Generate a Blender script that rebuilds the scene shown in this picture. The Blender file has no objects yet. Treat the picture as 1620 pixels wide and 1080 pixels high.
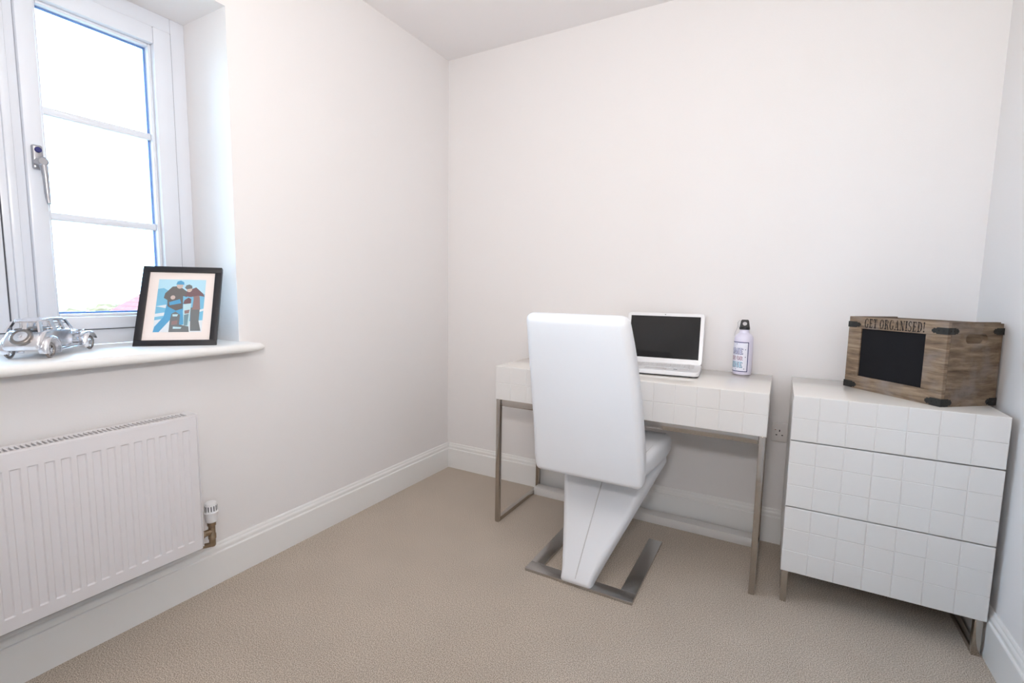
import bpy, bmesh, math, random
from mathutils import Vector, Matrix
random.seed(7)
S = bpy.context.scene
COL = S.collection
PI = math.pi

# ------------------------------------------------------------------ camera, world, light, exposure
cam_d = bpy.data.cameras.new('camera')
cam = bpy.data.objects.new('camera', cam_d); COL.objects.link(cam); S.camera = cam
yaw, pitch, roll = -0.50934, -0.10275, 0.01628
fw = Vector((math.sin(yaw)*math.cos(pitch), math.cos(yaw)*math.cos(pitch), math.sin(pitch)))
rt = Vector((math.cos(yaw), -math.sin(yaw), 0)); up = rt.cross(fw)
r2 = math.cos(roll)*rt + math.sin(roll)*up; u2 = -math.sin(roll)*rt + math.cos(roll)*up
cam.matrix_world = Matrix(((r2.x, u2.x, -fw.x, 1.76306), (r2.y, u2.y, -fw.y, -2.35776), (r2.z, u2.z, -fw.z, 1.08648), (0, 0, 0, 1)))
cam_d.sensor_width = 36; cam_d.lens = 36*761.856/1620; cam_d.clip_start = 0.02; cam_d.clip_end = 300

S.view_settings.view_transform = 'Standard'; S.view_settings.look = 'None'
S.view_settings.gamma = 1; S.view_settings.use_curve_mapping = False
S.view_settings.exposure = 0.03

w = bpy.data.worlds.new('hazy_sky'); S.world = w; w.use_nodes = True
nt = w.node_tree; bg = nt.nodes['Background']
tc = nt.nodes.new('ShaderNodeTexCoord'); sx = nt.nodes.new('ShaderNodeSeparateXYZ')
rp = nt.nodes.new('ShaderNodeValToRGB')
rp.color_ramp.elements[0].position = 0.0; rp.color_ramp.elements[0].color = (0.50, 0.74, 1.0, 1)
rp.color_ramp.elements[1].position = 0.8; rp.color_ramp.elements[1].color = (0.36, 0.62, 1.0, 1)
nt.links.new(tc.outputs['Generated'], sx.inputs[0]); nt.links.new(sx.outputs['Z'], rp.inputs[0])
nt.links.new(rp.outputs[0], bg.inputs[0]); bg.inputs[1].default_value = 17.0

# the photographer's flash head beside the camera, tilted up so that it bounces off ceiling and wall
ld = bpy.data.lights.new('bounce_flash_light', 'AREA'); ld.shape = 'RECTANGLE'; ld.size = 0.2; ld.size_y = 0.2
ld.energy = 23.5; ld.color = (1.0, 0.955, 0.93)
lo = bpy.data.objects.new('bounce_flash_light', ld); COL.objects.link(lo); lo.location = (1.7, -2.3, 1.35)
lo.rotation_euler = (math.radians(130), 0, math.radians(34))
# the room's ceiling lamp, above the camera's view
pd = bpy.data.lights.new('ceiling_lamp_light', 'POINT'); pd.energy = 4.5; pd.shadow_soft_size = 0.15; pd.color = (1.0, 0.95, 0.88)
po = bpy.data.objects.new('ceiling_lamp_light', pd); COL.objects.link(po); po.location = (1.0, -1.9, 2.1)

# ------------------------------------------------------------------ helpers
def lin(c):
    return tuple(((v/255)/12.92 if v/255 <= 0.04045 else (((v/255)+0.055)/1.055)**2.4) for v in c)
def mat(name, rgb, rough=0.5, metal=0.0, spec=0.5, coat=0.0, noise=None, bump=None, linear=False):
    m = bpy.data.materials.new(name); m.use_nodes = True
    n = m.node_tree; b = n.nodes['Principled BSDF']
    c = rgb if linear else lin(rgb)
    b.inputs['Base Color'].default_value = (*c, 1); b.inputs['Roughness'].default_value = rough
    b.inputs['Metallic'].default_value = metal; b.inputs['Specular IOR Level'].default_value = spec
    b.inputs['Coat Weight'].default_value = coat; b.inputs['Coat Roughness'].default_value = 0.08
    t = n.nodes.new('ShaderNodeTexCoord')
    if noise:                      # (scale, amount): soft variation of the colour
        x = n.nodes.new('ShaderNodeTexNoise'); x.inputs['Scale'].default_value = noise[0]; x.inputs['Detail'].default_value = 4
        r = n.nodes.new('ShaderNodeValToRGB')
        r.color_ramp.elements[0].position = 0.3; r.color_ramp.elements[1].position = 0.7
        r.color_ramp.elements[0].color = (*[v*(1-noise[1]) for v in c], 1); r.color_ramp.elements[1].color = (*[min(1, v*(1+noise[1])) for v in c], 1)
        n.links.new(t.outputs['Object'], x.inputs['Vector']); n.links.new(x.outputs['Fac'], r.inputs[0]); n.links.new(r.outputs[0], b.inputs['Base Color'])
    if bump:                       # (scale, distance)
        x = n.nodes.new('ShaderNodeTexNoise'); x.inputs['Scale'].default_value = bump[0]; x.inputs['Detail'].default_value = 3
        k = n.nodes.new('ShaderNodeBump'); k.inputs['Distance'].default_value = bump[1]; k.inputs['Strength'].default_value = 0.6
        n.links.new(t.outputs['Object'], x.inputs['Vector']); n.links.new(x.outputs['Fac'], k.inputs['Height']); n.links.new(k.outputs[0], b.inputs['Normal'])
    return m

def link(name, bm, m, parent=None, smooth=30):
    me = bpy.data.meshes.new(name)
    bmesh.ops.recalc_face_normals(bm, faces=bm.faces)
    bm.to_mesh(me); bm.free()
    for mm in (m if isinstance(m, (list, tuple)) else [m]): me.materials.append(mm)
    if smooth:
        me.polygons.foreach_set('use_smooth', [True]*len(me.polygons)); me.set_sharp_from_angle(angle=math.radians(smooth))
    o = bpy.data.objects.new(name, me); COL.objects.link(o)
    if parent: o.parent = parent
    return o
def thing(name, label, cat, loc=(0, 0, 0), rz=0.0, group=None):
    o = bpy.data.objects.new(name, None); COL.objects.link(o); o.empty_display_size = 0.1
    o.location = loc; o.rotation_euler = (0, 0, rz); o['label'] = label; o['category'] = cat
    if group: o['group'] = group
    return o
def struct(name, bm, m, parent=None, smooth=30):
    o = link(name, bm, m, parent, smooth)
    if not parent: o['kind'] = 'structure'
    return o
def box(bm, x0, x1, y0, y1, z0, z1, bev=0.0, seg=2, M=None):
    t = bmesh.new()
    v = [t.verts.new((x, y, z)) for x in (x0, x1) for y in (y0, y1) for z in (z0, z1)]
    for f in ((0, 1, 3, 2), (4, 6, 7, 5), (0, 4, 5, 1), (2, 3, 7, 6), (0, 2, 6, 4), (1, 5, 7, 3)): t.faces.new([v[i] for i in f])
    if bev: bmesh.ops.bevel(t, geom=t.edges[:], offset=bev, segments=seg, affect='EDGES', profile=0.5)
    join(bm, t, M)
    return bm
def join(bm, t, M=None):
    if M: bmesh.ops.transform(t, matrix=M, verts=t.verts)
    mp = {}
    for v in t.verts: mp[v] = bm.verts.new(v.co)
    for f in t.faces:
        try: nf = bm.faces.new([mp[v] for v in f.verts]); nf.material_index = f.material_index
        except ValueError: pass
    t.free()
def B(*a, **k): return box(bmesh.new(), *a, **k)
def rings(bm, rr, caps=True, closed=False):
    vs = [[bm.verts.new(p) for p in r] for r in rr]
    n = len(vs[0]); m = len(vs)
    for i in range(m if closed else m-1):
        a = vs[i]; b = vs[(i+1) % m]
        for j in range(n): bm.faces.new((a[j], a[(j+1) % n], b[(j+1) % n], b[j]))
    if caps and not closed: bm.faces.new(vs[0][::-1]); bm.faces.new(vs[-1])
    return bm
def tube(bm, pts, r, n=10, closed=False):
    pts = [Vector(p) for p in pts]; m = len(pts); rr = []
    prev = None
    for i, p in enumerate(pts):
        if closed: d = (pts[(i+1) % m]-pts[i-1])
        else: d = pts[min(i+1, m-1)]-pts[max(i-1, 0)]
        d.normalize()
        if prev is None:
            a = d.orthogonal().normalized()
        else:
            a = (prev - d*prev.dot(d)).normalized()
        prev = a; b = d.cross(a); rad = r[i] if isinstance(r, (list, tuple)) else r
        rr.append([p+rad*(math.cos(2*PI*k/n)*a+math.sin(2*PI*k/n)*b) for k in range(n)])
    return rings(bm, rr, True, closed)
def lathe(bm, prof, n=32, c=(0, 0, 0), axis='z'):
    rr = []
    for r, h in prof:
        q = []
        for k in range(n):
            a = 2*PI*k/n
            p = (r*math.cos(a), r*math.sin(a), h)
            if axis == 'x': p = (h, r*math.cos(a), r*math.sin(a))
            if axis == 'y': p = (r*math.cos(a), h, r*math.sin(a))
            q.append((c[0]+p[0], c[1]+p[1], c[2]+p[2]))
        rr.append(q)
    return rings(bm, rr)
def rrect(w, t, r, k=5):           # rounded rectangle outline, w by t
    o = []
    r = min(r, w/2-1e-4, t/2-1e-4)
    for cx, cy, a0 in ((w/2-r, t/2-r, 0), (-w/2+r, t/2-r, PI/2), (-w/2+r, -t/2+r, PI), (w/2-r, -t/2+r, 1.5*PI)):
        for i in range(k+1):
            a = a0+PI/2*i/k; o.append((cx+r*math.cos(a), cy+r*math.sin(a)))
    return o
def prism(bm, poly, f, g):         # outline between two placement functions
    return rings(bm, [[f(*p) for p in poly], [g(*p) for p in poly]])
def profile_x(bm, prof, x0, x1, flip=1):
    return rings(bm, [[(x0, y, z) for y, z in prof], [(x1, y, z) for y, z in prof]])
def cushion(bm, path, k=5):
    """upholstered slab: path of (x, y, z, width, thickness, corner radius); width along x, thickness across the path; ends rounded"""
    def cr(a, b, c, d, t): return [0.5*((2*b[i])+(-a[i]+c[i])*t+(2*a[i]-5*b[i]+4*c[i]-d[i])*t*t+(-a[i]+3*b[i]-3*c[i]+d[i])*t**3) for i in range(6)]
    fine = []
    for i in range(len(path)-1):
        for t in (0, 0.25, 0.5, 0.75): fine.append(cr(path[max(i-1, 0)], path[i], path[i+1], path[min(i+2, len(path)-1)], t))
    path = fine+[list(path[-1])]
    P = [Vector(p[:3]) for p in path]; rr = []
    for i, p in enumerate(path):
        d = (P[min(i+1, len(P)-1)]-P[max(i-1, 0)]).normalized()
        nrm = Vector((1, 0, 0)).cross(d)
        def ring(off, sh):
            return [P[i]+d*off+Vector((1, 0, 0))*a+nrm*b for a, b in rrect(p[3]-2*sh, p[4]-2*sh, max(p[5]-sh, 0.002), k)]
        R = p[5]
        if i == 0:
            for q in (0, 6, 18, 30, 42, 54, 66, 78): rr.append(ring(-R*math.cos(math.radians(q)), R*(1-math.sin(math.radians(q)))))
            rr.append(ring(0, 0))
        elif i == len(path)-1:
            rr.append(ring(0, 0))
            for q in (78, 66, 54, 42, 30, 18, 6, 0): rr.append(ring(R*math.cos(math.radians(q)), R*(1-math.sin(math.radians(q)))))
        else: rr.append(ring(0, 0))
    return rings(bm, rr)

# ------------------------------------------------------------------ materials
M_wall = mat('wall_paint', (240, 237, 236), 0.85, spec=0.2, bump=(180, 0.0004))
M_ceil = mat('ceiling_paint', (243, 240, 240), 0.9, spec=0.2)
M_trim = mat('gloss_paint', (243, 242, 240), 0.35, bump=(60, 0.0002))
M_pvc = mat('white_pvc', (226, 229, 236), 0.25)
M_gap = mat('rubber_seal', (70, 72, 80), 0.6)
M_sky_spacer = mat('sky_tinted_spacer', (120, 150, 205), 0.4, metal=0.3)  # sky reflection and colour fringe put into the spacer's blue
M_gloss = mat('white_gloss_lacquer', (238, 234, 228), 0.16, coat=0.3)
M_satin = mat('white_satin_lacquer', (230, 228, 226), 0.3)
M_steel = mat('brushed_steel', (182, 175, 168), 0.13, metal=1.0, noise=(9, 0.06))
M_dsteel = mat('polished_steel', (190, 188, 186), 0.24, metal=1.0)
M_leather = mat('white_leather', (232, 233, 236), 0.42, bump=(240, 0.0004))
M_seam = mat('seam_thread', (205, 203, 203), 0.8)
M_plastic = mat('white_plastic', (240, 240, 242), 0.3)
M_key = mat('key_caps', (222, 222, 224), 0.5)
M_screen = mat('dark_glass', (14, 14, 16), 0.06)
M_board = mat('chalkboard', (20, 20, 24), 0.8, spec=0.25, noise=(14, 0.12))
M_iron = mat('black_iron', (46, 46, 44), 0.6, metal=0.3, noise=(40, 0.3), bump=(60, 0.001))
M_black = mat('black_frame', (26, 25, 30), 0.4)
M_blackplastic = mat('black_plastic', (24, 24, 26), 0.4)
M_mount = mat('mount_card', (244, 232, 226), 0.8)
M_alu = mat('polished_aluminium', (232, 232, 236), 0.24, metal=1.0, noise=(60, 0.08))
M_dalu = mat('dark_aluminium', (150, 144, 140), 0.3, metal=1.0)
M_rad = mat('radiator_enamel', (232, 229, 231), 0.3)
M_cavity_shade = mat('cavity_shade', (40, 43, 50), 0.9)  # shade of the grille cavity and valve slots put into the colour
M_brass = mat('nickel_brass', (168, 150, 128), 0.3, metal=1.0, noise=(50, 0.15))
M_bottle = mat('bottle_enamel', (232, 228, 246), 0.3)
M_navy = mat('navy_print', (44, 44, 108), 0.5)
M_label = mat('label_white', (238, 238, 250), 0.45)
M_wire = mat('wire', (180, 180, 185), 0.3, metal=1.0)
M_socket = mat('socket_plastic', (226, 222, 220), 0.35)

def carpet_mat():
    m = bpy.data.materials.new('carpet_pile'); m.use_nodes = True; n = m.node_tree; b = n.nodes['Principled BSDF']
    b.inputs['Roughness'].default_value = 0.95; b.inputs['Specular IOR Level'].default_value = 0.1
    b.inputs['Sheen Weight'].default_value = 0.15
    t = n.nodes.new('ShaderNodeTexCoord')
    a = n.nodes.new('ShaderNodeTexNoise'); a.inputs['Scale'].default_value = 330; a.inputs['Detail'].default_value = 2
    c = n.nodes.new('ShaderNodeTexNoise'); c.inputs['Scale'].default_value = 5; c.inputs['Detail'].default_value = 3
    r = n.nodes.new('ShaderNodeValToRGB')
    r.color_ramp.elements[0].position = 0.38; r.color_ramp.elements[0].color = (*lin((156, 142, 127)), 1)
    r.color_ramp.elements[1].position = 0.62; r.color_ramp.elements[1].color = (*lin((226, 213, 198)), 1)
    mx = n.nodes.new('ShaderNodeMix'); mx.data_type = 'RGBA'; mx.blend_type = 'MULTIPLY'; mx.inputs['Factor'].default_value = 1.0
    r2_ = n.nodes.new('ShaderNodeValToRGB')
    r2_.color_ramp.elements[0].position = 0.3; r2_.color_ramp.elements[0].color = (0.93, 0.93, 0.93, 1)
    r2_.color_ramp.elements[1].position = 0.7; r2_.color_ramp.elements[1].color = (1, 1, 1, 1)
    k = n.nodes.new('ShaderNodeBump'); k.inputs['Distance'].default_value = 0.002; k.inputs['Strength'].default_value = 0.3
    L = n.links.new
    L(t.outputs['Object'], a.inputs['Vector']); L(t.outputs['Object'], c.inputs['Vector'])
    L(a.outputs['Fac'], r.inputs[0]); L(c.outputs['Fac'], r2_.inputs[0])
    L(r.outputs[0], mx.inputs['A']); L(r2_.outputs[0], mx.inputs['B']); L(mx.outputs['Result'], b.inputs['Base Color'])
    L(a.outputs['Fac'], k.inputs['Height']); L(k.outputs[0], b.inputs['Normal'])
    return m
def wood_mat(name, sc, tint=1.0):
    m = bpy.data.materials.new(name); m.use_nodes = True; n = m.node_tree; b = n.nodes['Principled BSDF']
    b.inputs['Roughness'].default_value = 0.7; b.inputs['Specular IOR Level'].default_value = 0.25
    t = n.nodes.new('ShaderNodeTexCoord'); mp = n.nodes.new('ShaderNodeMapping'); mp.inputs['Scale'].default_value = sc
    a = n.nodes.new('ShaderNodeTexNoise'); a.inputs['Scale'].default_value = 1.0; a.inputs['Detail'].default_value = 7; a.inputs['Roughness'].default_value = 0.65; a.inputs['Distortion'].default_value = 0.4
    r = n.nodes.new('ShaderNodeValToRGB'); e = r.color_ramp.elements
    e[0].position = 0.28; e[0].color = (*[v*tint for v in lin((88, 74, 62))], 1)
    e[1].position = 0.74; e[1].color = (*[v*tint for v in lin((186, 166, 142))], 1)
    q = e.new(0.5); q.color = (*[v*tint for v in lin((142, 121, 100))], 1)
    g = n.nodes.new('ShaderNodeTexNoise'); g.inputs['Scale'].default_value = 14; g.inputs['Detail'].default_value = 5
    gr = n.nodes.new('ShaderNodeValToRGB'); gr.color_ramp.elements[0].position = 0.46; gr.color_ramp.elements[1].position = 0.72
    gr.color_ramp.elements[0].color = (0, 0, 0, 1); gr.color_ramp.elements[1].color = (0.75, 0.75, 0.75, 1)
    mx = n.nodes.new('ShaderNodeMix'); mx.data_type = 'RGBA'
    mx.inputs['B'].default_value = (*[v*tint for v in lin((156, 145, 139))], 1)
    k = n.nodes.new('ShaderNodeBump'); k.inputs['Distance'].default_value = 0.0015; k.inputs['Strength'].default_value = 0.5
    L = n.links.new
    L(t.outputs['Object'], mp.inputs['Vector']); L(mp.outputs[0], a.inputs['Vector']); L(a.outputs['Fac'], r.inputs[0])
    L(t.outputs['Object'], g.inputs['Vector']); L(g.outputs['Fac'], gr.inputs[0]); L(gr.outputs[0], mx.inputs['Factor'])
    L(r.outputs[0], mx.inputs['A']); L(mx.outputs['Result'], b.inputs['Base Color'])
    L(a.outputs['Fac'], k.inputs['Height']); L(k.outputs[0], b.inputs['Normal'])
    return m
def glass_mat():
    m = bpy.data.materials.new('window_glass'); m.use_nodes = True; n = m.node_tree; n.nodes.clear()
    o = n.nodes.new('ShaderNodeOutputMaterial'); tr = n.nodes.new('ShaderNodeBsdfTransparent'); g = n.nodes.new('ShaderNodeBsdfGlossy')
    g.inputs['Roughness'].default_value = 0.0; tr.inputs['Color'].default_value = (0.94, 0.97, 0.96, 1)
    f = n.nodes.new('ShaderNodeFresnel'); f.inputs['IOR'].default_value = 1.4; x = n.nodes.new('ShaderNodeMixShader')
    n.links.new(f.outputs[0], x.inputs[0]); n.links.new(tr.outputs[0], x.inputs[1]); n.links.new(g.outputs[0], x.inputs[2]); n.links.new(x.outputs[0], o.inputs[0])
    return m
def worn_print():
    m = bpy.data.materials.new('worn_black_print'); m.use_nodes = True; n = m.node_tree; b = n.nodes['Principled BSDF']
    b.inputs['Roughness'].default_value = 0.8
    t = n.nodes.new('ShaderNodeTexCoord'); a = n.nodes.new('ShaderNodeTexNoise'); a.inputs['Scale'].default_value = 160; a.inputs['Detail'].default_value = 4
    r = n.nodes.new('ShaderNodeValToRGB'); r.color_ramp.elements[0].position = 0.52; r.color_ramp.elements[1].position = 0.68
    r.color_ramp.elements[0].color = (*lin((34, 28, 26)), 1); r.color_ramp.elements[1].color = (*lin((120, 98, 78)), 1)
    n.links.new(t.outputs['Object'], a.inputs['Vector']); n.links.new(a.outputs['Fac'], r.inputs[0]); n.links.new(r.outputs[0], b.inputs['Base Color'])
    return m
M_carpet = carpet_mat(); M_wood = wood_mat('crate_wood', (7, 7, 60), 0.9); M_wood_shaded = wood_mat('crate_wood_shaded', (7, 7, 46), 0.74)  # wood tints darkened, the crate's shade put into the colour, sides most
M_glass = glass_mat(); M_print = worn_print()

# ------------------------------------------------------------------ room shell
W, H, D = 2.3826, 2.4, -2.95
T = 0.36
WY0, WY1, WZ0, WZ1 = -2.35, -1.293, 0.855, 2.0615        # window opening
struct('floor', B(-T, W+0.1, D-0.1, 0.1, -0.08, 0.0), M_carpet)
struct('ceiling', B(-T, W+0.1, D-0.1, 0.1, H, H+0.1), M_ceil)
struct('wall_back', B(-T, W+0.1, 0, 0.1, 0, H), M_wall)
struct('wall_right', B(W, W+0.1, D, 0, 0, H), M_wall)
struct('wall_front', B(-T, W+0.1, D-0.1, D, 0, H), M_wall)
bm = bmesh.new()
box(bm, -T, 0, WY1, 0, 0, H); box(bm, -T, 0, D, WY0, 0, H); box(bm, -T, 0, WY0, WY1, 0, WZ0); box(bm, -T, 0, WY0, WY1, WZ1, H)
struct('wall_left', bm, M_wall)

BBP = [(0, 0), (0.018, 0), (0.018, 0.1165), (0.0165, 0.119), (0.0125, 0.1205), (0.0115, 0.1235), (0.0125, 0.1285), (0.0128, 0.133), (0.0105, 0.1385),
       (0.0078, 0.1415), (0.0078, 0.1435), (0.0068, 0.149), (0.0045, 0.152), (0, 0.152)]
def baseboard(name, a, b, nrm):
    a = Vector(a); b = Vector(b); n = Vector(nrm); bm = bmesh.new()
    rings(bm, [[a+n*d+Vector((0, 0, z)) for d, z in BBP], [b+n*d+Vector((0, 0, z)) for d, z in BBP]])
    struct(name, bm, M_trim)
baseboard('baseboard_left', (0, D, 0), (0, 0, 0), (1, 0, 0))
baseboard('baseboard_back', (0.018, 0, 0), (W-0.018, 0, 0), (0, -1, 0))
baseboard('baseboard_right', (W, D, 0), (W, 0, 0), (-1, 0, 0))
baseboard('baseboard_front', (0.018, D, 0), (W-0.018, D, 0), (0, 1, 0))

# window sill board with bullnose
SX = 0.105
bm = bmesh.new()
nose = [(-0.268, 0.855), (SX-0.015, 0.855)] + [(SX-0.015+0.015*math.cos(a), 0.870+0.015*math.sin(a)) for a in [(-PI/2+PI*i/8) for i in range(1, 8)]] + [(SX-0.015, 0.885), (-0.268, 0.885)]
rings(bm, [[(x, WY0+0.001, z) for x, z in nose], [(x, WY1-0.001, z) for x, z in nose]])
n2 = [(0.0005, 0.855), (SX-0.015, 0.855)] + nose[2:-2] + [(SX-0.015, 0.885), (0.0005, 0.885)]
def horn(y0, y1, s):
    bm2 = bmesh.new(); r = []
    for t in (0, 0.4, 0.75, 0.93, 1.0):
        y = y0+(y1-y0)*t; k = 1-0.5*(max(0, (t-0.4)/0.6))**2.2
        r.append([(min(x, 0.0005+(x-0.0005)) if x < 0.01 else x-(0.004*(1-k)*2), y, 0.870+(z-0.870)*(0.55+0.45*(1-(max(0, (t-0.4)/0.6))**2.5))) for x, z in n2])
    rings(bm2, r); join(bm, bm2)
horn(WY1-0.001, -1.258, 1); horn(WY0+0.001, -2.385, -1)
struct('trim_1', bm, M_trim)

# window
win = bpy.data.objects.new('window_1', None); COL.objects.link(win); win.location = (-0.268, (WY0+WY1)/2, WZ0); win['kind'] = 'structure'
wl = win.location
def wbox(bm, x0, x1, y0, y1, z0, z1, bev=0.003):      # world numbers, window-local mesh
    return box(bm, x0-wl.x, x1-wl.x, y0-wl.y, y1-wl.y, z0-wl.z, z1-wl.z, bev, 2)
XF = -0.268
bm = bmesh.new()
wbox(bm, XF-0.07, XF, -1.341, WY1, 0.885, WZ1); wbox(bm, XF-0.07, XF, WY0, -2.302, 0.885, WZ1)
wbox(bm, XF-0.07, XF, -2.302, -1.341, 2.008, WZ1); wbox(bm, XF-0.07, XF, -2.302, -1.341, 0.885, 0.936)
link('outer_frame', bm, M_pvc, win)
bm = bmesh.new(); wbox(bm, XF-0.07, XF, -1.828, -1.768, 0.936, 2.008); wbox(bm, XF-0.02, XF+0.008, -1.812, -1.790, 0.936, 2.008, 0.006)
link('mullion', bm, M_pvc, win)
def sash(y0, y1, sl, sr):
    z0, z1 = 0.939, 2.004; xf = XF+0.014
    s = bmesh.new()
    for a in ((y0, y0+sl, z0, z1), (y1-sr, y1, z0, z1), (y0+sl, y1-sr, z1-0.058, z1), (y0+sl, y1-sr, z0, z0+0.042)):
        wbox(s, XF-0.045, xf, *a, 0.004)
    so = link('sash', s, M_pvc, win)
    ga, gb, gz0, gz1 = y0+sl, y1-sr, z0+0.042, z1-0.058
    # bead inside the sash
    b = bmesh.new(); k = 0.010
    for a in ((ga, ga+k, gz0, gz1), (gb-k, gb, gz0, gz1), (ga+k, gb-k, gz1-k, gz1), (ga+k, gb-k, gz0, gz0+k)):
        wbox(b, XF-0.035, XF-0.006, *a, 0.003)
    link('glazing_bead', b, M_pvc, so)
    b = bmesh.new(); k2 = 0.006; ia, ib, iz0, iz1 = ga+k, gb-k, gz0+k, gz1-k
    for a in ((ia, ia+k2, iz0, iz1), (ib-k2, ib, iz0, iz1), (ia+k2, ib-k2, iz1-k2, iz1), (ia+k2, ib-k2, iz0, iz0+k2)):
        wbox(b, XF-0.034, XF-0.030, *a, 0)
    link('spacer_bar', b, M_sky_spacer, so)
    for zc in (1.626, 1.303):
        link('glazing_bar', wbox(bmesh.new(), XF-0.042, XF-0.016, ia, ib, zc-0.012, zc+0.012, 0.004), M_pvc, so)
    zs = [iz0, 1.291, 1.315, 1.614, 1.638, iz1]
    for i in (0, 2, 4):
        link('glass_pane', wbox(bmesh.new(), XF-0.031, XF-0.027, ia+0.0002, ib-0.0002, zs[i]+0.0002, zs[i+1]-0.0002, 0), M_glass, so, smooth=0)
    g = bmesh.new()
    wbox(g, XF-0.04, XF+0.0008, y1, y1+0.0055, z0, z1+0.004, 0); wbox(g, XF-0.04, XF+0.0008, y0, y1, z1, z1+0.004, 0); wbox(g, XF-0.04, XF-0.002, y0, y1, z0-0.003, z0, 0)
    link('rubber_seal', g, M_gap, so)
    return so
def latch(parent, y, z):
    # espagnolette handle: backplate, key cap, crank and drop lever
    x = XF+0.014-wl.x; y -= wl.y; z -= wl.z
    h = link('window_handle', box(bmesh.new(), x, x+0.014, y-0.013, y+0.013, z-0.028, z+0.045, 0.006, 3), M_wire, parent)
    lathe_b = lathe(bmesh.new(), [(0.0085, 0), (0.0085, 0.004), (0.006, 0.006)], 16, (x+0.0135, y+0.001, z+0.030), 'x')
    link('key_cap', lathe_b, M_navy, h)
    t = bmesh.new(); lathe(t, [(0.012, 0), (0.012, 0.014), (0.014, 0.018), (0.014, 0.034), (0.010, 0.038)], 20, (x+0.013, y, z-0.008), 'x')
    tube(t, [(x+0.036, y, z-0.004), (x+0.042, y+0.003, z-0.022), (x+0.043, y+0.005, z-0.05), (x+0.043, y+0.006, z-0.10), (x+0.044, y+0.006, z-0.115), (x+0.050, y+0.006, z-0.132)],
         [0.010, 0.010, 0.0075, 0.0072, 0.0062, 0.005], 12)
    link('lever', t, M_wire, h)
s1 = sash(-1.7675, -1.3468, 0.044, 0.058)
s2 = sash(-2.3015, -1.8338, 0.058, 0.044)
latch(s1, -1.745, 1.462)

# ------------------------------------------------------------------ outside
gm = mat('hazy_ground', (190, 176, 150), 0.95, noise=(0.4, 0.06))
struct('ground', B(-120, -4, -90, 90, -3.1, -2.8), gm)['label'] = 'distant ground outside the window'
M_bark = mat('bark', (96, 84, 74), 0.9)
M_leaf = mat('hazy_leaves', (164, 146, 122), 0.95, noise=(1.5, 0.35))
hs = thing('house', 'neighbouring house with a red tiled hip roof seen through the window', 'house', (-17.0, 7.1, -2.8), 0.0)
link('wall', B(-1.3, 1.3, -2.1, 2.1, 0, 2.62), mat('render_wall', (205, 195, 185), 0.9), hs)
bm = bmesh.new(); z0, z1 = 2.6, 3.72
v = [bm.verts.new(p) for p in ((-1.5, -2.4, z0), (1.5, -2.4, z0), (1.5, 2.4, z0), (-1.5, 2.4, z0), (0, -1.25, z1), (0, 1.25, z1))]
for f in ((0, 1, 4), (2, 3, 5), (1, 2, 5, 4), (3, 0, 4, 5), (3, 2, 1, 0)): bm.faces.new([v[i] for i in f])
roof = link('roof', bm, mat('red_roof_tiles', (124, 62, 56), 0.9, noise=(6, 0.25), bump=(12, 0.05)), hs, smooth=0)
bm = bmesh.new()
for k in range(1, 9):                                  # courses of tiles as stepped battens on the front hips
    t = k/9; z = z0+(z1-z0)*t
    for (a, b) in (((-1.5, -2.4), (1.5, -2.4)), ((1.5, -2.4), (1.5, 2.4)), ((-1.5, 2.4), (-1.5, -2.4))):
        def pt(p): return Vector((p[0]*(1-t), p[1]+((1.25 if p[1] > 0 else -1.25)-p[1])*t, z))
        tube(bm, [pt(a), pt(b)], 0.02, 4)
link('tile_courses', bm, mat('red_tile_edges', (134, 72, 64), 0.9), roof)['kind'] = 'stuff'
for i, (x, y, r, h) in enumerate([(-62, 18.6, 2.4, 3.5), (-66, 22.4, 2.2, 3.6)]):
    t = thing('tree', ['pale hazy tree on the horizon, left of the two outside the window', 'pale hazy tree on the horizon, right of the two and nearest the red roof'][i], 'tree', (x, y, -2.8), i)
    link('trunk', tube(bmesh.new(), [(0, 0, 0), (0.05, 0, h*0.6)], [0.25, 0.15], 8), M_bark, t)
    bm = bmesh.new(); bmesh.ops.create_icosphere(bm, subdivisions=3, radius=1)
    for v in bm.verts:
        k = 1+random.uniform(-0.14, 0.14); v.co = Vector((v.co.x*r*k, v.co.y*r*k, h*0.62+v.co.z*h*0.38*k))
    link('crown', bm, M_leaf, t)

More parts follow.
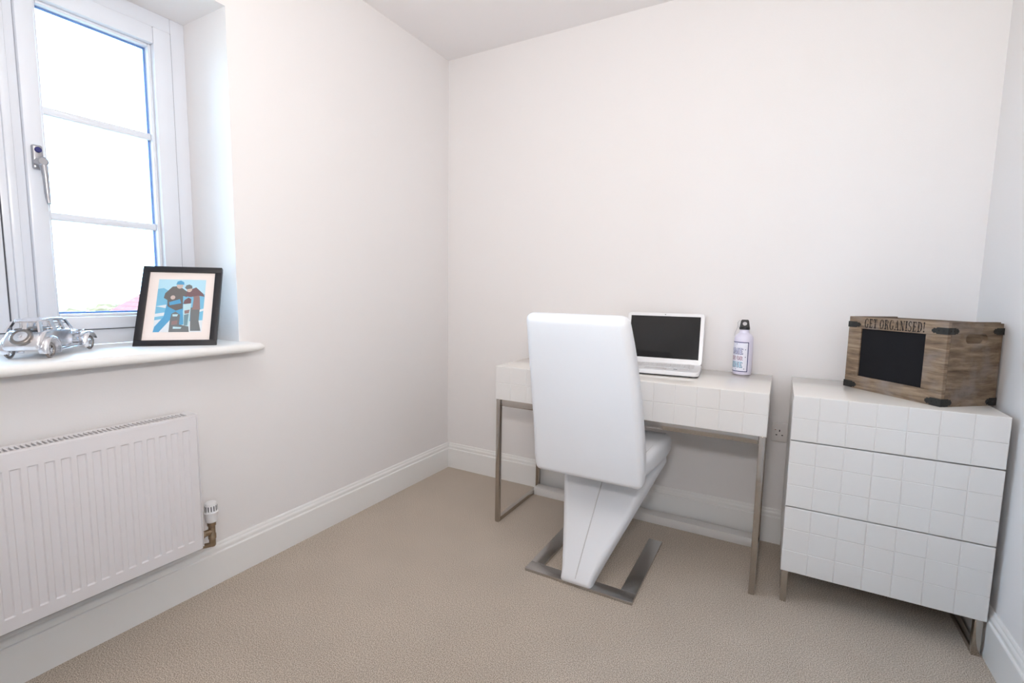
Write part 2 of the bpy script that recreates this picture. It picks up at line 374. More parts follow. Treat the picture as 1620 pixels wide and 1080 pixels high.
# ------------------------------------------------------------------ radiator
rad = thing('radiator', 'white double panel radiator with vertical flutes mounted under the window sill', 'radiator', (0, -1.91, 0))
ry = -1.91
RY0, RY1, RZ0, RZ1 = -2.312-ry, -1.508-ry, 0.206, 0.660
def fluted(xf, face):
    """panel pressed with vertical channels: a grid whose depth follows the channels"""
    n = 23; pitch = 1/30; y_first = (RY1-0.0355)
    ys = [RY0+0.0005, RY0+0.006]; cs = []
    chans = [y_first-k*pitch for k in range(n)][::-1]
    cols = [(RY0, 1.2), (RY0+0.003, 0), (RY0+0.006, 0)]
    for c in chans: cols += [(c-0.0110, 0), (c-0.0080, 1), (c+0.0080, 1), (c+0.0110, 0)]
    cols += [(RY1-0.006, 0), (RY1-0.003, 0), (RY1, 1.2)]
    rows = [(RZ0, 0), (RZ0+0.004, 0), (0.240, 0), (0.2435, 1), (0.6185, 1), (0.622, 0), (RZ1-0.004, 0), (RZ1, 0)]
    bm = bmesh.new(); g = []
    for y, fy in cols:
        g.append([bm.verts.new((xf-face*0.0036*(fy*fz if fy <= 1 else 0) - face*(0.003 if fy > 1 else 0), y, z)) for z, fz in rows])
    bk = [[bm.verts.new((xf-face*0.011, y, z)) for z, fz in rows] for y, fy in cols]
    C, R_ = len(cols), len(rows)
    for i in range(C-1):
        for j in range(R_-1):
            bm.faces.new((g[i][j], g[i+1][j], g[i+1][j+1], g[i][j+1])); bm.faces.new((bk[i][j], bk[i][j+1], bk[i+1][j+1], bk[i+1][j]))
    for i in range(C-1):
        bm.faces.new((g[i][0], bk[i][0], bk[i+1][0], g[i+1][0])); bm.faces.new((g[i][-1], g[i+1][-1], bk[i+1][-1], bk[i][-1]))
    for j in range(R_-1):
        bm.faces.new((g[0][j], g[0][j+1], bk[0][j+1], bk[0][j])); bm.faces.new((g[-1][j], bk[-1][j], bk[-1][j+1], g[-1][j+1]))
    return bm
link('front_panel', fluted(0.104, 1), M_rad, rad, smooth=20)
link('back_panel', fluted(0.030, -1), M_rad, rad, smooth=40)
bm = bmesh.new()
zt = 0.668
box(bm, 0.030, 0.046, RY0-0.004, RY1+0.004, zt-0.010, zt, 0.002); box(bm, 0.088, 0.103, RY0-0.004, RY1+0.004, zt-0.010, zt, 0.002)
box(bm, 0.046, 0.088, RY1-0.022, RY1+0.004, zt-0.006, zt, 0.0); box(bm, 0.046, 0.088, RY0-0.004, RY0+0.022, zt-0.006, zt, 0.0)
link('top_grille', bm, M_rad, rad)
bm = bmesh.new()
y = RY0+0.028
while y < RY1-0.026:
    box(bm, 0.046, 0.088, y-0.0021, y+0.0021, zt-0.008, zt-0.0005); y += 0.0109
link('grille_bars', bm, M_rad, rad)['kind'] = 'stuff'
link('shaded_fin_block', B(0.044, 0.090, RY0+0.006, RY1-0.006, 0.23, 0.595), M_cavity_shade, rad)  # fins as one block, shade inside the radiator put into its dark colour
link('side_cover', B(0.030, 0.104, RY1+0.0002, RY1+0.003, RZ0+0.005, zt-0.002, 0.001), M_rad, rad)
for yy in (RY0+0.12, RY1-0.12):
    link('wall_bracket', B(0.001, 0.036, yy-0.02, yy+0.02, 0.30, 0.60, 0.002), M_rad, rad)
# thermostatic valve
vy = -1.456-ry; vx = 0.062
bm = bmesh.new()
lathe(bm, [(0.009, 0.178), (0.0105, 0.182), (0.0105, 0.204), (0.0125, 0.206), (0.0125, 0.222), (0.0108, 0.225), (0.0108, 0.252), (0.0135, 0.254), (0.0135, 0.268), (0.011, 0.27)], 18, (vx, vy, 0))
tube(bm, [(vx, vy, 0.232), (vx, RY1+0.004, 0.232)], [0.010, 0.012], 14)
lathe(bm, [(0.0135, -0.044), (0.0135, -0.028), (0.011, -0.026)], 6, (vx, vy, 0.232), 'y')
tube(bm, [(vx, vy, 0.192), (vx-0.006, vy-0.006, 0.182), (vx-0.02, vy-0.022, 0.180), (vx-0.03, vy-0.042, 0.180)], 0.0085, 12)
vb = link('valve_body', bm, M_brass, rad)
bm = bmesh.new()
lathe(bm, [(0.014, 0.266), (0.0185, 0.270), (0.0205, 0.284), (0.0215, 0.298), (0.0225, 0.300), (0.0225, 0.304), (0.0195, 0.305), (0.0190, 0.330), (0.0175, 0.337), (0.012, 0.340), (0.004, 0.341)], 28, (vx, vy, 0))
vh = link('valve_head', bm, M_plastic, vb)
bm = bmesh.new()
for k in range(14):
    a = 2*PI*k/14; Mx = Matrix.Translation((vx, vy, 0)) @ Matrix.Rotation(a, 4, 'Z')
    box(bm, 0.0186, 0.0196, -0.0013, 0.0013, 0.309, 0.327, M=Mx)
o = link('head_slots', bm, M_cavity_shade, vb); o['kind'] = 'stuff'

# ------------------------------------------------------------------ desk
DX0, DX1, DY0, DY1, DZ0, DZ1 = 0.6314, 1.7445, -0.4819, -0.0205, 0.5922, 0.7471
dc = ((DX0+DX1)/2, (DY0+DY1)/2)
desk = thing('desk', 'white gloss desk with square tiled front on steel side frames', 'desk', (dc[0], dc[1], 0))
def L(x, y): return x-dc[0], y-dc[1]
def dbox(bm, x0, x1, y0, y1, z0, z1, bev=0.0, seg=2): return box(bm, x0-dc[0], x1-dc[0], y0-dc[1], y1-dc[1], z0, z1, bev, seg)
link('desk_top', dbox(bmesh.new(), DX0, DX1, DY0+0.0036, DY1, DZ1-0.020, DZ1, 0.0006), M_gloss, desk)
link('body', dbox(bmesh.new(), DX0, DX1, DY0+0.018, DY1, DZ0, DZ1-0.0203, 0.001), M_satin, desk)
fr = link('drawer_front', dbox(bmesh.new(), DX0, DX1, DY0+0.0035, DY0+0.0175, DZ0, DZ1-0.0205, 0.0005), M_satin, desk)
def tile_mesh(w_, h_, t_):
    """square facet with chamfered edges; the lower lip is thinner than the upper one"""
    bm = bmesh.new(); c = 0.0020
    o = [(-w_/2, 0, -h_/2), (w_/2, 0, -h_/2), (w_/2, 0, h_/2), (-w_/2, 0, h_/2)]
    i = [(-w_/2+c, -t_, -h_/2+c), (w_/2-c, -t_, -h_/2+c), (w_/2-c, -t_, h_/2-c), (-w_/2+c, -t_, h_/2-c)]
    m_ = [(x*1.0, -0.0005, z) for x, _, z in o]
    rings(bm, [o, m_, i])
    me = bpy.data.meshes.new('tile'); bmesh.ops.recalc_face_normals(bm, faces=bm.faces); bm.to_mesh(me); bm.free(); me.materials.append(M_satin)
    return me
def tiles(parent, x0, x1, z0, z1, nx, nz, y):
    g = 0.0008; pw, ph = (x1-x0)/nx, (z1-z0)/nz; me = tile_mesh(pw-g, ph-g, 0.0016)
    for j in range(nz):
        for i in range(nx):
            o = bpy.data.objects.new('tile', me); COL.objects.link(o); o.parent = parent
            o.location = (x0+pw*(i+0.5), y, z0+ph*(j+0.5))
tiles(fr, DX0-dc[0], DX1-dc[0], DZ0, DZ1, 14, 2, DY0+0.0034-dc[1])
for sx_ in (DX0+0.004, DX1-0.004-0.020):
    s = bmesh.new(); x0, x1 = sx_, sx_+0.020
    for a in ((DY0+0.004, DY0+0.024, 0.0, DZ0-0.0002), (DY1-0.026, DY1-0.006, 0.0, DZ0-0.0002), (DY0+0.0242, DY1-0.0262, 0.0, 0.020), (DY0+0.0242, DY1-0.0262, DZ0-0.0202, DZ0-0.0002)):
        dbox(s, x0, x1, *a, 0.001)
    link('side_frame', s, M_steel, desk)
link('cross_rail', dbox(bmesh.new(), DX0+0.0245, DX1-0.0245, DY0+0.010, DY0+0.024, DZ0-0.031, DZ0-0.0002, 0.001), M_steel, desk)
link('back_rail', dbox(bmesh.new(), DX0+0.0245, DX1-0.0245, DY1-0.026, DY1-0.012, DZ0-0.031, DZ0-0.0002, 0.001), M_steel, desk)
link('stretcher', dbox(bmesh.new(), DX0+0.0245, DX1-0.0245, DY1-0.086, DY1-0.028, 0.0, 0.040, 0.0015), M_satin, desk)['label'] = 'white floor-level bar'

# ------------------------------------------------------------------ chest of drawers
CX0, CX1, CY0, CY1, CZ0, CZ1 = 1.8169, 2.3625, -0.4682, -0.0205, 0.1181, 0.7489
cc = ((CX0+CX1)/2, (CY0+CY1)/2)
chest = thing('chest_of_drawers', 'white three drawer chest with square tiled fronts on steel legs', 'chest of drawers', (cc[0], cc[1], 0))
def cbox(bm, x0, x1, y0, y1, z0, z1, bev=0.0, seg=2): return box(bm, x0-cc[0], x1-cc[0], y0-cc[1], y1-cc[1], z0, z1, bev, seg)
link('carcass', cbox(bmesh.new(), CX0, CX1, CY0+0.024, CY1, CZ0, CZ1-0.0182, 0.001), M_satin, chest)
link('chest_top', cbox(bmesh.new(), CX0, CX1, CY0+0.0036, CY1, CZ1-0.018, CZ1, 0.0006), M_gloss, chest)
ph = (CZ1-CZ0)/8
for (a, b) in ((6, 8), (3, 6), (0, 3)):
    z0, z1 = CZ0+a*ph+(0.002 if a else 0), CZ0+b*ph-(0.002 if b < 8 else 0)
    d = link('drawer', cbox(bmesh.new(), CX0, CX1, CY0+0.0035, CY0+0.0215, z0, (z1 if b < 8 else z1-0.0185), 0.0005), M_satin, chest)
    tiles(d, CX0-cc[0], CX1-cc[0], z0, z1, 7, b-a, CY0+0.0034-cc[1])
for sx_ in (CX0+0.004, CX1-0.004-0.022):
    s = bmesh.new(); x0, x1 = sx_, sx_+0.020
    for a in ((CY0+0.008, CY0+0.028, 0.0, CZ0-0.0002), (CY1-0.026, CY1-0.006, 0.0, CZ0-0.0002), (CY0+0.0282, CY1-0.0262, 0.0, 0.018)):
        cbox(s, x0, x1, *a, 0.001)
    link('leg_frame', s, M_steel, chest)

# ------------------------------------------------------------------ chair
chx = 1.152; chy = -0.52
chair = thing('desk_chair', 'white leather high back chair with tapered pedestal on steel floor frame', 'chair', (chx, chy, 0))
def cp(y, z, w_, t_, r_, dx=0.0): return (dx, y-chy, z, w_, t_, r_)
bm = bmesh.new()
cushion(bm, [cp(-0.660, 0.410, 0.428, 0.064, 0.024, 0.004), cp(-0.664, 0.46, 0.434, 0.072, 0.026, 0.003), cp(-0.676, 0.55, 0.430, 0.073, 0.027, 0.002), cp(-0.694, 0.65, 0.424, 0.072, 0.026, -0.001),
             cp(-0.718, 0.77, 0.413, 0.071, 0.026, -0.006), cp(-0.744, 0.88, 0.401, 0.070, 0.028, -0.011), cp(-0.763, 0.945, 0.392, 0.068, 0.031, -0.014), cp(-0.774, 0.982, 0.386, 0.064, 0.0315, -0.016)])
link('backrest', bm, M_leather, chair, smooth=60)
bm = bmesh.new()
cushion(bm, [cp(-0.650, 0.450, 0.415, 0.080, 0.026, 0.004), cp(-0.56, 0.454, 0.440, 0.086, 0.026, 0.006), cp(-0.45, 0.458, 0.458, 0.088, 0.026, 0.007), cp(-0.36, 0.461, 0.470, 0.088, 0.028, 0.008), cp(-0.315, 0.461, 0.468, 0.086, 0.030, 0.008)])
seat = link('seat', bm, M_leather, chair, smooth=60)
for s in (-1, 1):
    bm = tube(bmesh.new(), [(0.007+s*(0.192+0.018*i/8), -0.60-chy+0.29*i/8, 0.4962+0.00105*i) for i in range(9)], 0.0012, 6)
    link('seam', bm, M_seam, seat)
bm = bmesh.new()
lp = [cp(-0.752, 0.016, 0.118, 0.052, 0.012, 0.008), cp(-0.735, 0.035, 0.128, 0.056, 0.016, 0.008), cp(-0.655, 0.108, 0.190, 0.064, 0.022, 0.007), cp(-0.545, 0.208, 0.280, 0.068, 0.024, 0.006), cp(-0.435, 0.312, 0.372, 0.070, 0.025, 0.005), cp(-0.345, 0.400, 0.448, 0.070, 0.026, 0.007)]
cushion(bm, lp)
leg = link('pedestal', bm, M_leather, chair, smooth=60)
bm = bmesh.new()
n_ = Vector((0, -0.67, -0.0)); P = []
for i in range(len(lp)-1):
    for t in (0, 0.5):
        a, b = lp[i], lp[i+1]; P.append([a[k]+(b[k]-a[k])*t for k in range(5)])
P.append(list(lp[-1][:5]))
d = Vector((0, 0.40, 0.37)).normalized(); nn = Vector((1, 0, 0)).cross(d)
if nn.z < 0: nn = -nn
tube(bm, [Vector(p[:3])+nn*(p[4]/2+0.0002) for p in P], 0.0022, 6)
link('seam', bm, M_seam, leg)
bm = bmesh.new()
for a in ((0.947, 1.371, -0.765, -0.708), (0.947, 1.004, -0.7079, -0.28), (1.314, 1.371, -0.7079, -0.28)):
    box(bm, a[0]-chx, a[1]-chx, a[2]-chy, a[3]-chy, 0.0, 0.012, 0.0015)
link('floor_frame', bm, M_dsteel, chair)

# ------------------------------------------------------------------ laptop
lap = thing('laptop', 'open white laptop with dark glossy screen standing on the desk', 'laptop', (1.303, -0.2, DZ1), math.radians(5))
w2, d2 = 0.1725, 0.118
for x in (-0.14, 0.14):
    for y in (-0.095, 0.095): link('foot', lathe(bmesh.new(), [(0.008, 0), (0.008, 0.004)], 12, (x, y, 0)), M_blackplastic, lap)
bm = bmesh.new(); o_ = rrect(2*w2-0.010, 2*d2-0.008, 0.016, 6); o2 = rrect(2*w2, 2*d2, 0.020, 6); o3 = rrect(2*w2-0.004, 2*d2-0.004, 0.019, 6)
rings(bm, [[(x, y, 0.0035) for x, y in o_], [(x, y, 0.0095) for x, y in o2], [(x, y, 0.021) for x, y in o2], [(x, y, 0.0235) for x, y in o3]])
base = link('base', bm, M_plastic, lap)
link('base_edge', rings(bmesh.new(), [[(x, y, 0.0032) for x, y in rrect(2*w2-0.016, 2*d2-0.016, 0.016, 6)], [(x, y, 0.0036) for x, y in rrect(2*w2-0.006, 2*d2-0.005, 0.018, 6)], [(x, y, 0.006) for x, y in rrect(2*w2-0.003, 2*d2-0.003, 0.019, 6)]]), mat('grey_underside', (70, 70, 76), 0.5), base)
bm = bmesh.new()
for r in range(6):
    n = 15
    for k in range(n):
        x = -0.146+0.292*(k+0.5)/n; y = 0.072-0.0185*r
        if r == 5 and 4 <= k <= 8:
            if k == 6: box(bm, x-0.046, x+0.046, y-0.0078, y+0.0078, 0.0236, 0.0254, 0.0006, 1)
            continue
        box(bm, x-0.0084, x+0.0084, y-0.0078, y+0.0078, 0.0236, 0.0254, 0.0006, 1)
k = link('keys', bm, M_key, base); k['kind'] = 'stuff'
link('touchpad', B(-0.05, 0.04, -0.100, -0.046, 0.0236, 0.0242, 0.0003), M_key, base)
link('sticker', B(0.068, 0.083, -0.068, -0.056, 0.0236, 0.0240), mat('grey_sticker', (120, 122, 130), 0.5), base)
ang = math.radians(101)
ML = Matrix.Translation((0, d2-0.004, 0.017)) @ Matrix.Rotation(ang-PI/2, 4, 'X').inverted()
def lidring(w_, h0, h1, r_, y): return [ML @ Vector((x, y, (h0+h1)/2+z)) for x, z in rrect(w_, h1-h0, r_, 6)]
bm = bmesh.new(); rings(bm, [lidring(2*w2-0.004, 0.006, 0.238, 0.013, -0.0005), lidring(2*w2, 0.004, 0.240, 0.015, 0.002), lidring(2*w2, 0.004, 0.240, 0.015, 0.006), lidring(2*w2-0.008, 0.008, 0.236, 0.012, 0.009)])
lid = link('lid', bm, M_plastic, lap)
bm = bmesh.new(); box(bm, -w2+0.017, w2-0.017, -0.0012, 0.0003, 0.029, 0.225, M=ML); link('screen', bm, M_screen, lid)
bm = bmesh.new(); lathe(bm, [(0.002, -0.0012), (0.002, 0)], 10, (0, 0, 0.2325), 'y'); bmesh.ops.transform(bm, matrix=ML, verts=bm.verts); link('webcam', bm, M_blackplastic, lid)
bm = bmesh.new(); lathe(bm, [(0.0075, -0.13), (0.0075, 0.13)], 12, (0, d2-0.003, 0.018), 'x'); link('hinge', bm, M_plastic, lap)

# ------------------------------------------------------------------ lettering
ST, HR, SF = 0.23, 0.1, 0.10
def q_(x0, y0, x1, y1): return [(x0, y0), (x1, y0), (x1, y1), (x0, y1)]
def arc_(cx, cy, rx, ry, a0, a1, tx, ty, n=10):
    out = []
    for i in range(n):
        a, b = math.radians(a0+(a1-a0)*i/n), math.radians(a0+(a1-a0)*(i+1)/n)
        f = lambda t, k: (cx+(rx-(tx*k))*math.cos(t), cy+(ry-(ty*k))*math.sin(t))
        out.append([f(a, 0), f(b, 0), f(b, 1), f(a, 1)])
    return out
def stem_(x, w_=ST): return [q_(x, 0, x+w_, 1), q_(x-0.06, 0, x+w_+0.06, SF), q_(x-0.06, 1-SF, x+w_+0.06, 1)]
def dia_(x0, x1, w_, y0=1, y1=0): return [[(x1, y1), (x1+w_, y1), (x0+w_, y0), (x0, y0)]]
GL = {
 'E': (0.66, stem_(0.08)+[q_(0.28, 0.89, 0.60, 1), q_(0.28, 0, 0.60, 0.11), q_(0.28, 0.46, 0.46, 0.54), q_(0.52, 0.72, 0.60, 1), q_(0.52, 0, 0.60, 0.28), q_(0.42, 0.38, 0.48, 0.62)]),
 'T': (0.68, [q_(0.22, 0, 0.46, 1), q_(0.15, 0, 0.53, SF), q_(0.03, 0.87, 0.65, 1), q_(0.03, 0.66, 0.12, 1), q_(0.56, 0.66, 0.65, 1)]),
 'I': (0.36, stem_(0.08)),
 'N': (0.78, [q_(0.10, 0, 0.18, 1), q_(0.60, 0, 0.68, 1), q_(0.02, 0, 0.27, SF), q_(0.51, 1-SF, 0.77, 1), q_(0.02, 1-SF, 0.2, 1)]+dia_(0.08, 0.46, 0.22)),
 'A': (0.76, dia_(0.30, 0.48, 0.20)+[[(0.08, 0), (0.16, 0), (0.40, 0.98), (0.32, 0.98)], q_(0.2, 0.28, 0.55, 0.36), q_(0.0, 0, 0.24, SF), q_(0.42, 0, 0.75, SF)]),
 'R': (0.74, stem_(0.08)+arc_(0.36, 0.74, 0.28, 0.26, -88, 88, 0.17, 0.08)+[q_(0.28, 0.92, 0.36, 1), q_(0.28, 0.46, 0.38, 0.54)]+dia_(0.34, 0.52, 0.19, 0.5, 0)),
 'D': (0.76, stem_(0.08)+arc_(0.34, 0.5, 0.36, 0.5, -88, 88, 0.2, 0.08)+[q_(0.28, 0.92, 0.34, 1), q_(0.28, 0, 0.34, 0.08)]),
 'O': (0.76, arc_(0.38, 0.5, 0.35, 0.52, 97, 263, 0.2, 0.09)+arc_(0.38, 0.5, 0.35, 0.52, -83, 83, 0.2, 0.09)),
 'C': (0.72, arc_(0.38, 0.5, 0.35, 0.52, 62, 298, 0.2, 0.09, 14)+[q_(0.56, 0.68, 0.63, 1), q_(0.58, 0.1, 0.64, 0.3)]),
 'G': (0.78, arc_(0.38, 0.5, 0.35, 0.52, 62, 298, 0.2, 0.09, 14)+[q_(0.50, 0.02, 0.68, 0.42), q_(0.42, 0.36, 0.76, 0.43), q_(0.56, 0.68, 0.63, 1)]),
 'S': (0.62, arc_(0.31, 0.75, 0.25, 0.27, 40, 268, 0.15, 0.1, 12)+arc_(0.31, 0.26, 0.27, 0.28, -140, 88, 0.15, 0.1, 12)+[q_(0.48, 0.72, 0.55, 1), q_(0.04, 0, 0.11, 0.3)]),
 'M': (0.96, [q_(0.10, 0, 0.18, 1), q_(0.70, 0, 0.89, 1), q_(0.02, 0, 0.26, SF), q_(0.62, 0, 0.95, SF), q_(0.02, 1-SF, 0.2, 1), q_(0.8, 1-SF, 0.95, 1)]+dia_(0.10, 0.38, 0.20)+[[(0.42, 0), (0.52, 0), (0.78, 1), (0.70, 1)]]),
 'H': (0.80, stem_(0.08)+stem_(0.50)+[q_(0.28, 0.46, 0.50, 0.55)]),
 '!': (0.30, [[(0.11, 0.30), (0.19, 0.30), (0.25, 1), (0.05, 1)]]+arc_(0.15, 0.1, 0.1, 0.1, 0, 360, 0.1, 0.1, 10)),
 ' ': (0.28, []),
}
def text_polys(s, x0, x1, z0, z1, gap=0.10):
    tot = sum(GL[c][0] for c in s)+gap*(len(s)-1); k = (x1-x0)/tot; x = 0; out = []
    for c in s:
        wd, ps = GL[c]
        for p in ps: out.append([(x0+(x+a)*k, z0+b*(z1-z0)) for a, b in p])
        x += wd+gap
    return out
def place(bm, polys, f, mi=0, sub=1):
    for p in polys:
        if sub > 1 and len(p) == 4:
            for i in range(sub):
                l = lambda a, b, t: (a[0]+(b[0]-a[0])*t, a[1]+(b[1]-a[1])*t)
                t0, t1 = i/sub, (i+1)/sub
                qd = [l(p[0], p[1], t0), l(p[0], p[1], t1), l(p[3], p[2], t1), l(p[3], p[2], t0)]
                try: fc = bm.faces.new([bm.verts.new(f(*v)) for v in qd]); fc.material_index = mi
                except ValueError: pass
        else:
            pts = []
            for v in p:
                if not pts or (abs(v[0]-pts[-1][0])+abs(v[1]-pts[-1][1])) > 1e-7: pts.append(v)
            if len(pts) > 2: fc = bm.faces.new([bm.verts.new(f(*v)) for v in pts]); fc.material_index = mi
def flip_to(bm, d):                # make every face look along d
    bm.normal_update()
    for f in bm.faces:
        if f.normal.dot(d(f.calc_center_median())) < 0: f.normal_flip()
def link_flat(name, bm, m, parent):
    me = bpy.data.meshes.new(name); bm.to_mesh(me); bm.free()
    for mm in (m if isinstance(m, (list, tuple)) else [m]): me.materials.append(mm)
    o = bpy.data.objects.new(name, me); COL.objects.link(o); o.parent = parent; return o

# ------------------------------------------------------------------ crate
cw, cd, ch = 0.351, 0.214, 0.267
ca = -0.877
crate = thing('storage_crate', 'weathered wooden crate with chalkboard front standing on the white chest', 'crate', (2.213, -0.412, CZ1), ca)
# local: x from -cw (left) to 0 (right), y 0 front to cd back
th = 0.014
def wb(*a, **k): return box(bmesh.new(), *a, **k)
link('front_rail', wb(-cw, 0, 0, th, ch-0.043, ch, 0.0015), M_wood, crate); link('front_rail', wb(-cw, 0, 0, th, 0, 0.048, 0.0015), M_wood, crate)
link('front_stile', wb(-cw, -cw+0.052, 0, th, 0.0482, ch-0.0432, 0.0012), M_wood, crate); link('front_stile', wb(-0.066, 0, 0, th, 0.0482, ch-0.0432, 0.0012), M_wood, crate)
link('chalkboard', wb(-cw+0.0523, -0.0663, 0.005, 0.010, 0.0485, ch-0.0435), M_board, crate)
link('back_panel', wb(-cw, 0, cd-th, cd, 0, ch-0.004, 0.0015), M_wood_shaded, crate)
link('bottom', wb(-cw+th, -th, th, cd-th, 0.002, 0.012), M_wood_shaded, crate)
def side_panel(x0, x1):
    y0, y1 = th+0.0002, cd-th-0.0002
    cy, cz, a, b = (y0+y1)/2+0.006, ch*0.80, 0.042, 0.0155
    hole = [(cy+x, cz+z) for x, z in rrect(2*a, 2*b, b*0.95, 8)]
    n = len(hole); outer = []
    for (y, z) in hole:              # each hole point out to the panel's edge along its own direction
        dx, dz = y-cy, z-cz; k = 1e9
        if dx > 1e-9: k = min(k, (y1-cy)/dx)
        if dx < -1e-9: k = min(k, (y0-cy)/dx)
        if dz > 1e-9: k = min(k, (ch-cz)/dz)
        if dz < -1e-9: k = min(k, (0-cz)/dz)
        outer.append((cy+dx*k, cz+dz*k))
    for cor in ((y0, 0), (y1, 0), (y0, ch), (y1, ch)):
        j = min(range(n), key=lambda i: (outer[i][0]-cor[0])**2+(outer[i][1]-cor[1])**2); outer[j] = cor
    bm = bmesh.new()
    V = {(s, k): [bm.verts.new((x, y, z)) for y, z in pl] for s, x in ((0, x0), (1, x1)) for k, pl in (('h', hole), ('o', outer))}
    for i in range(n):
        j = (i+1) % n
        bm.faces.new((V[0, 'h'][i], V[0, 'h'][j], V[0, 'o'][j], V[0, 'o'][i])); bm.faces.new((V[1, 'h'][i], V[1, 'o'][i], V[1, 'o'][j], V[1, 'h'][j]))
        bm.faces.new((V[0, 'h'][i], V[1, 'h'][i], V[1, 'h'][j], V[0, 'h'][j])); bm.faces.new((V[0, 'o'][i], V[0, 'o'][j], V[1, 'o'][j], V[1, 'o'][i]))
    return link('side_panel', bm, M_wood_shaded, crate)
side_panel(-th, 0); side_panel(-cw, -cw+th)
def strap_poly(l, h):                # iron strap arm with a waisted, knobbed end
    return [(0, -h/2), (l*0.66, -h/2), (l*0.74, -h*0.30), (l*0.86, -h*0.40), (l*0.93, -h*0.22), (l, -h*0.14), (l, h*0.14), (l*0.93, h*0.22), (l*0.86, h*0.40), (l*0.74, h*0.30), (l*0.66, h/2), (0, h/2)]
def strap(cx, cy, cz, sx, sy, l1, l2, h):
    bm = bmesh.new(); t = 0.0018; sp = strap_poly(l1, h); s2_ = strap_poly(l2, h)
    rings(bm, [[(cx-sx*p, cy-sy*0.0003, cz+z) for p, z in sp], [(cx-sx*p, cy-sy*t, cz+z) for p, z in sp]])
    b2 = bmesh.new(); rings(b2, [[(cx+sx*0.0003, cy+sy*p, cz+z) for p, z in s2_], [(cx+sx*t, cy+sy*p, cz+z) for p, z in s2_]]); join(bm, b2)
    box(bm, min(cx, cx+sx*t), max(cx, cx+sx*t), min(cy, cy-sy*t), max(cy, cy-sy*t), cz-h/2, cz+h/2)
    b3 = bmesh.new()
    for q in (0.3, 0.56): lathe(b3, [(0.0025, 0), (0.0012, 0.0012)], 8, (0, 0, 0), 'y')
    b3.free()
    o = link('corner_strap', bm, M_iron, crate)
    s = bmesh.new()
    for q in (0.25, 0.55, 0.87):
        bmesh.ops.create_icosphere(s, subdivisions=1, radius=0.0022, matrix=Matrix.Translation((cx-sx*l1*q, cy-sy*t, cz)))
        bmesh.ops.create_icosphere(s, subdivisions=1, radius=0.0022, matrix=Matrix.Translation((cx+sx*t, cy+sy*l2*q, cz)))
    link('stud', s, M_iron, o)['kind'] = 'stuff'
for zz in (ch-0.029, 0.0135):
    hh = 0.021 if zz > 0.1 else 0.024
    strap(0, 0, zz, 1, 1, 0.048, 0.040, hh); strap(-cw, 0, zz, -1, 1, 0.050, 0.040, hh)
    strap(0, cd, zz, 1, -1, 0.048, 0.040, hh); strap(-cw, cd, zz, -1, -1, 0.048, 0.040, hh)
bm = bmesh.new()
place(bm, text_polys('GET ORGANISED!', -cw+0.064, -0.070, ch-0.0390, ch-0.0055, 0.06), lambda x, z: (x, -0.0004, z))
flip_to(bm, lambda c: Vector((0, -1, 0)))
link_flat('lettering', bm, M_print, crate)

# ------------------------------------------------------------------ bottle
bot = thing('drink_bottle', 'white metal drink bottle with black loop cap standing on the desk', 'bottle', (1.627, -0.0585, DZ1), math.radians(3.4))
bm = bmesh.new()
R0 = 0.0375
lathe(bm, [(0.030, 0), (0.0355, 0.001), (R0, 0.005), (R0, 0.150), (0.0368, 0.158), (0.034, 0.166), (0.029, 0.173), (0.023, 0.178), (0.0195, 0.180), (0.0185, 0.183), (0.0185, 0.196), (0.017, 0.198)], 48)
body = link('body', bm, M_bottle, bot)
bm = bmesh.new()
tz = [(-0.0205, 0.197), (0.0205, 0.197), (0.0195, 0.206), (0.0155, 0.231), (0.013, 0.236), (-0.013, 0.236), (-0.0155, 0.231), (-0.0195, 0.206)]
hc, hr = (0.0, 0.219), 0.0085
n = 32; outer = []; hole = []
for i in range(n):
    a = 2*PI*i/n; dx, dz = math.cos(a), math.sin(a); best = 1e9
    for k in range(len(tz)):
        (x1, z1_), (x2, z2_) = tz[k], tz[(k+1) % len(tz)]; ex, ez = x2-x1, z2_-z1_; det = dx*(-ez)+ex*dz
        if abs(det) < 1e-12: continue
        t = ((x1-hc[0])*(-ez)+ex*(z1_-hc[1]))/det; s = (dx*(z1_-hc[1])-dz*(x1-hc[0]))/det
        if t > 0 and -1e-6 <= s <= 1+1e-6: best = min(best, t)
    outer.append((hc[0]+dx*best, hc[1]+dz*best)); hole.append((hc[0]+dx*hr, hc[1]+dz*hr))
for y0, y1 in ((-0.009, 0.009),):
    V = {(s, k): [bm.verts.new((x, y, z)) for x, z in pl] for s, y in ((0, y0), (1, y1)) for k, pl in (('h', hole), ('o', outer))}
    for i in range(n):
        j = (i+1) % n
        bm.faces.new((V[0, 'h'][i], V[0, 'h'][j], V[0, 'o'][j], V[0, 'o'][i])); bm.faces.new((V[1, 'h'][i], V[1, 'o'][i], V[1, 'o'][j], V[1, 'h'][j]))
        bm.faces.new((V[0, 'h'][i], V[1, 'h'][i], V[1, 'h'][j], V[0, 'h'][j])); bm.faces.new((V[0, 'o'][i], V[0, 'o'][j], V[1, 'o'][j], V[1, 'o'][i]))
lathe(bm, [(0.0205, 0.194), (0.0208, 0.197), (0.0205, 0.203), (0.018, 0.206)], 28)
link('cap', bm, M_blackplastic, bot)['label'] = 'black cap with a round carrying hole'
bm = bmesh.new(); tube(bm, [(-0.006+0.0, 0.0, 0.2245), (-0.022, 0.0, 0.232), (-0.028, 0, 0.222), (-0.026, 0, 0.208), (-0.0195, 0, 0.1995)], 0.0009, 6)
tube(bm, [(-0.026, 0, 0.210), (-0.030, 0.0, 0.195), (-0.036, 0.0, 0.180), (-0.038, 0, 0.165)], 0.0007, 6)
link('wire_clip', bm, M_wire, bot)
